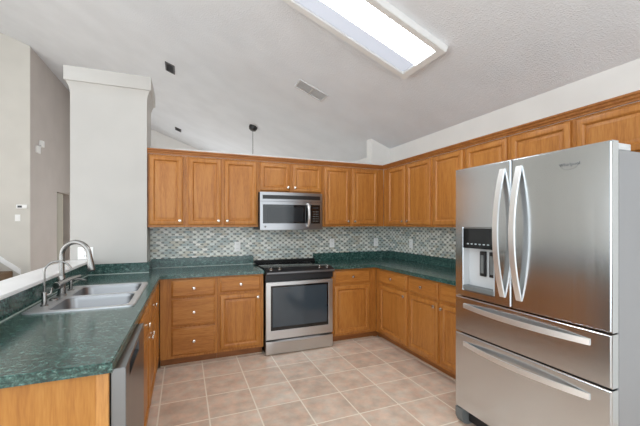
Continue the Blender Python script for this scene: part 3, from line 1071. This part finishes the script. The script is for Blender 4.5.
# dark gasket seen in the gaps
bm = BM(); box(bm, FX + 0.053, FX + 0.0655, FY0 + 0.012, FY1 - 0.012, 0.12, 1.74); obj('gasket', bm, M['black'], t, L0)
# grille and feet
bm = BM(); box(bm, FX + 0.05, FX + 0.10, FY0 + 0.01, FY1 - 0.08, 0.03, 0.112); obj('toe_grille', bm, M['dark'], t, L0)
for ya, yb_ in ((FY1 - 0.07, FY1 - 0.004), (FY0 + 0.004, FY0 + 0.07)):
    bm = BM()
    prism(bm, [(FX + 0.0, 0.112), (FX + 0.0, 0.05), (FX + 0.02, 0.012), (FX + 0.05, 0.001), (FX + 0.12, 0.001), (FX + 0.12, 0.112)], ya, yb_, XZ)
    obj('foot', bm, M['grey_plastic'], t, L0)
# hinge covers
for ya, yb_ in ((FY0 + 0.006, FY0 + 0.07), (FY1 - 0.07, FY1 - 0.006)):
    bm = BM(); box(bm, FX + 0.054, FX + 0.165, ya, yb_, 1.7525, 1.784, 0.004); obj('hinge_cover', bm, M['light_grey'], t, L0)


def strip_handle(par, p0, p1, bow, w, axis, n=24, th=0.012, k0=2.0):
    """flat bowed bar standing off the door; w = half width across the bar"""
    p0, p1 = Vector(p0), Vector(p1)
    bm = BM()
    rows = []
    ax = Vector((0, 1, 0)) if axis == 'Y' else Vector((0, 0, 1))
    for k in range(n + 1):
        s = k / n
        p = p0.lerp(p1, s)
        bb = bow * (1 - abs(2 * s - 1) ** k0)
        xo = FX - bb - 0.006
        xi = min(FX - 0.0003, xo + th)
        rows.append(loop_verts(bm, [(xo, *(p - ax * w)[1:]), (xo, *(p + ax * w)[1:]), (xi, *(p + ax * w)[1:]), (xi, *(p - ax * w)[1:])]))
    for A, B in zip(rows, rows[1:]):
        bridge(bm, A, B)
    bm.faces.new(list(reversed(rows[0]))); bm.faces.new(rows[-1])
    return obj('handle', bm, M['steel_handle'], par, L0)


strip_handle(ld, (FX, FS + 0.058, 0.962), (FX, FS + 0.058, 1.742), 0.062, 0.017, 'Y')
strip_handle(rd, (FX, FS - 0.052, 0.962), (FX, FS - 0.052, 1.742), 0.062, 0.017, 'Y')
strip_handle(d1, (FX, 1.01, 0.842), (FX, 1.795, 0.842), 0.05, 0.015, 'Z')
strip_handle(d2, (FX, 1.01, 0.580), (FX, 1.795, 0.580), 0.05, 0.015, 'Z')
# dispenser
bm = BM(); box(bm, FX - 0.002, FX + 0.05, DY0 + 0.0005, DY1 - 0.0005, 1.242, DZ1 - 0.0005, 0.002, 1); dp = obj('dispenser_panel', bm, M['black_glass'], ld, L0)
bm = BM()
for k in range(6):
    yy = DY1 - 0.045 - k * 0.033
    box(bm, FX - 0.0026, FX - 0.0018, yy - 0.008, yy + 0.008, 1.268, 1.276)
o = obj('indicator_marks', bm, M['indicator'], dp, L0)
bm = BM()
box(bm, FX + 0.0515, FX + 0.0525, DY0, DY1, DZ0, 1.2415)
box(bm, FX + 0.001, FX + 0.0515, DY0, DY0 + 0.004, DZ0, 1.2415)
box(bm, FX + 0.001, FX + 0.0515, DY1 - 0.004, DY1, DZ0, 1.2415)
rc = obj('dispenser_recess', bm, M['light_grey'], ld, L0)
bm = BM(); box(bm, FX - 0.004, FX + 0.0515, DY0 + 0.001, DY1 - 0.001, DZ0 + 0.0005, DZ0 + 0.03, 0.003, 1); obj('drip_tray', bm, M['grey_plastic'], ld, L0)
for yy in (1.665, 1.59):
    bm = BM(); box(bm, FX + 0.030, FX + 0.048, yy - 0.022, yy + 0.022, 1.06, 1.225, 0.004); pd = obj('paddle', bm, M['dark'], ld, L0)
    bm = BM(); box(bm, FX + 0.027, FX + 0.0298, yy - 0.012, yy + 0.012, 1.08, 1.20, 0.001, 1); obj('paddle_insert', bm, M['grey_plastic'], pd, L0)


# maker's lettering on the near door
def text_mesh(txt, size):
    cu = bpy.data.curves.new('lettering', 'FONT')
    cu.body = txt
    cu.size = size
    cu.extrude = 0.0006
    cu.align_x = 'CENTER'
    cu.align_y = 'CENTER'
    to = bpy.data.objects.new('lettering', cu)
    C.objects.link(to)
    dg = bpy.context.evaluated_depsgraph_get()
    dg.update()
    me = bpy.data.meshes.new_from_object(to.evaluated_get(dg))
    bpy.data.objects.remove(to)
    bpy.data.curves.remove(cu)
    return me


me = text_mesh('Whirlpool', 0.024)
me.materials.clear()
me.materials.append(M['logo'])
o = bpy.data.objects.new('lettering', me)
C.objects.link(o)
o.parent = rd
o.matrix_local = Matrix.Translation(Vector((FX - 0.0007, 1.103, 1.707)) - L0) @ Matrix.Rotation(-PI / 2, 4, 'Z') @ Matrix.Rotation(PI / 2, 4, 'X')
bm = BM()
sw = []
for k in range(25):
    a = math.radians(-200 + k * 9.6)
    sw.append((FX - 0.0008, 1.103 - 0.040 * math.cos(a), 1.703 + 0.022 * math.sin(a)))
tube(bm, sw, 0.0006, 6)
obj('emblem_ring', bm, M['logo'], rd, L0)

# ------------------------------------------------------------------ ceiling fixtures (in the slope of the ceiling)
def on_ceiling(x_, y_, drop=0.0):
    return (x_ - math.sin(PHI) * drop, y_, ceil_z(x_) - math.cos(PHI) * drop)


lx, ly = 1.345, 2.388
t = thing('ceiling_light', 'long lit fluorescent ceiling light in a white wooden frame', 'ceiling light', on_ceiling(lx, ly), 0, None, (0, PHI, 0))
hl, hwid = 0.655, 0.277
bm = BM()
slab(bm, [(-hl, -hwid), (hl, -hwid), (hl, hwid), (-hl, hwid)], [[(-hl + 0.062, -hwid + 0.062), (-hl + 0.062, hwid - 0.062), (hl - 0.062, hwid - 0.062), (hl - 0.062, -hwid + 0.062)]], -0.055, -0.001)
es = [e for e in bm.edges if len(e.link_faces) == 2 and e.calc_face_angle(0) > 0.5 and max(v.co.z for v in e.verts) < -0.05]
bmesh.ops.bevel(bm, geom=es, offset=0.004, segments=2, affect='EDGES')
obj('light_frame', bm, M['light_frame'], t)
bm = BM()
prism(bm, [(-hwid + 0.075, -0.03), (-hwid + 0.075, -0.046), (0.03, -0.056), (0.03, -0.03)], -hl + 0.075, hl - 0.075, lambda a, b_, c: (c, a, b_))
obj('diffuser', bm, M['lens'], t)
bm = BM(); box(bm, -hl + 0.0625, hl - 0.0625, -hwid + 0.0625, hwid - 0.0625, -0.012, -0.002); obj('housing', bm, M['vent'], t)
bm = BM()
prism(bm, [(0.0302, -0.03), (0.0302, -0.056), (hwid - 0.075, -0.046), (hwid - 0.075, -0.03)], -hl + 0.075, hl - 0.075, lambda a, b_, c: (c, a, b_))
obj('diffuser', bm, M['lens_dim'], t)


def ceiling_vent(label, x_, y_, w, h, mat, n, rz=0.0, divider=False):
    t = thing('ceiling_vent', label, 'vent', on_ceiling(x_, y_), 0, 'ceiling vents', (0, PHI, 0))
    bm = BM()
    slab(bm, [(-w, -h), (w, -h), (w, h), (-w, h)], [[(-w + 0.02, -h + 0.02), (-w + 0.02, h - 0.02), (w - 0.02, h - 0.02), (w - 0.02, -h + 0.02)]], -0.012, -0.0005)
    obj('vent_frame', bm, M[mat], t)
    bm = BM(); box(bm, -w + 0.02, w - 0.02, -h + 0.02, h - 0.02, -0.003, -0.0006); obj('vent_backing', bm, M[mat], t)
    bm = BM()
    for k in range(n):
        yy = -h + 0.02 + (2 * h - 0.04) * (k + 0.5) / n
        prism(bm, [(yy - 0.006, -0.010), (yy - 0.004, -0.011), (yy + 0.006, -0.004), (yy + 0.005, -0.003)], -w + 0.02, w - 0.02, YZ)
    obj('louvers', bm, M[mat], t)
    if divider:
        bm = BM(); box(bm, -0.012, 0.012, -h + 0.02, h - 0.02, -0.0125, -0.011); obj('divider', bm, M['white'], t)
    return t


ceiling_vent('grey louvered ceiling vent beside the long fluorescent light', 1.435, 3.83, 0.195, 0.11, 'vent', 6, divider=True)
ceiling_vent('small dark ceiling vent just right of the white column cap', -0.18, 5.27, 0.065, 0.14, 'vent_dark', 7)
ceiling_vent('tiny dark ceiling vent low on the slope near the far wall', -0.12, 8.55, 0.07, 0.12, 'vent_dark', 5)

# pendant hanging in the next room, only canopy and cord clear the half wall
px_, py_ = 1.147, 5.985
t = thing('pendant_lamp', 'black pendant canopy and cord hanging behind the wall cabinets', 'pendant lamp', (px_, py_, ceil_z(px_)))
L0 = t.location
zt = ceil_z(px_)
bm = BM()
lathe(bm, [(0.075, 0), (0.075, 0.03), (0.062, 0.065), (0.03, 0.085)], (px_, py_, zt), (Vector((math.cos(PHI), 0, -math.sin(PHI))), Vector((0, -1, 0)), Vector((-math.sin(PHI), 0, -math.cos(PHI)))), 24)
obj('canopy', bm, M['black'], t, L0)
bm = BM(); tube(bm, [(px_ - 0.012, py_, zt - 0.07), (px_ - 0.012, py_, 2.02)], 0.0045, 8); obj('cord', bm, M['black'], t, L0)
bm = BM(); lathe(bm, [(0.025, 0), (0.03, -0.06), (0.09, -0.13), (0.13, -0.22), (0.125, -0.222), (0.02, -0.09)], (px_ - 0.012, py_, 2.02), 'Z', 24); obj('lamp_shade', bm, M['black'], t, L0)

# ------------------------------------------------------------------ far left hall
t = thing('thermostat', 'small white thermostat with dark display on the far left wall', 'thermostat', (-2.605, 7.37, 1.705))
bm = BM(); box(bm, -0.075, 0.075, -0.022, -0.0005, -0.035, 0.035, 0.006); obj('housing', bm, M['plastic'], t)
bm = BM(); box(bm, -0.055, 0.005, -0.0235, -0.022, -0.018, 0.018); obj('display', bm, M['slot'], t)

t = thing('door_chime', 'small white two-piece alarm box high on the hall side wall', 'alarm box', (-2.495, 7.75, 2.80))
bm = BM(); box(bm, 0.0005, 0.04, -0.16, -0.02, -0.10, 0.03, 0.006); obj('housing', bm, M['plastic'], t)
bm = BM(); box(bm, 0.0005, 0.06, 0.0, 0.10, 0.04, 0.16, 0.008); k = obj('sensor_head', bm, M['plastic'], t)
bm = BM(); tube(bm, [(0.02, -0.06, 0.03), (0.03, 0.0, 0.06), (0.03, 0.03, 0.08)], 0.012, 8); obj('bracket', bm, M['vent'], t)

t = thing('staircase', 'brown carpeted stair steps climbing against the far left wall', 'staircase', (-2.8, 6.8, 0))
for k in range(4):
    bm = BM()
    xe = -2.20 - 0.26 * k
    box(bm, xe - 0.30 if k < 3 else xe - 1.2, xe, 6.3, 7.352, 0.0 if k == 0 else 0.2 * k + 0.001, 0.2 * (k + 1), 0.02, 3)
    obj('step', bm, M['carpet'], t, t.location)
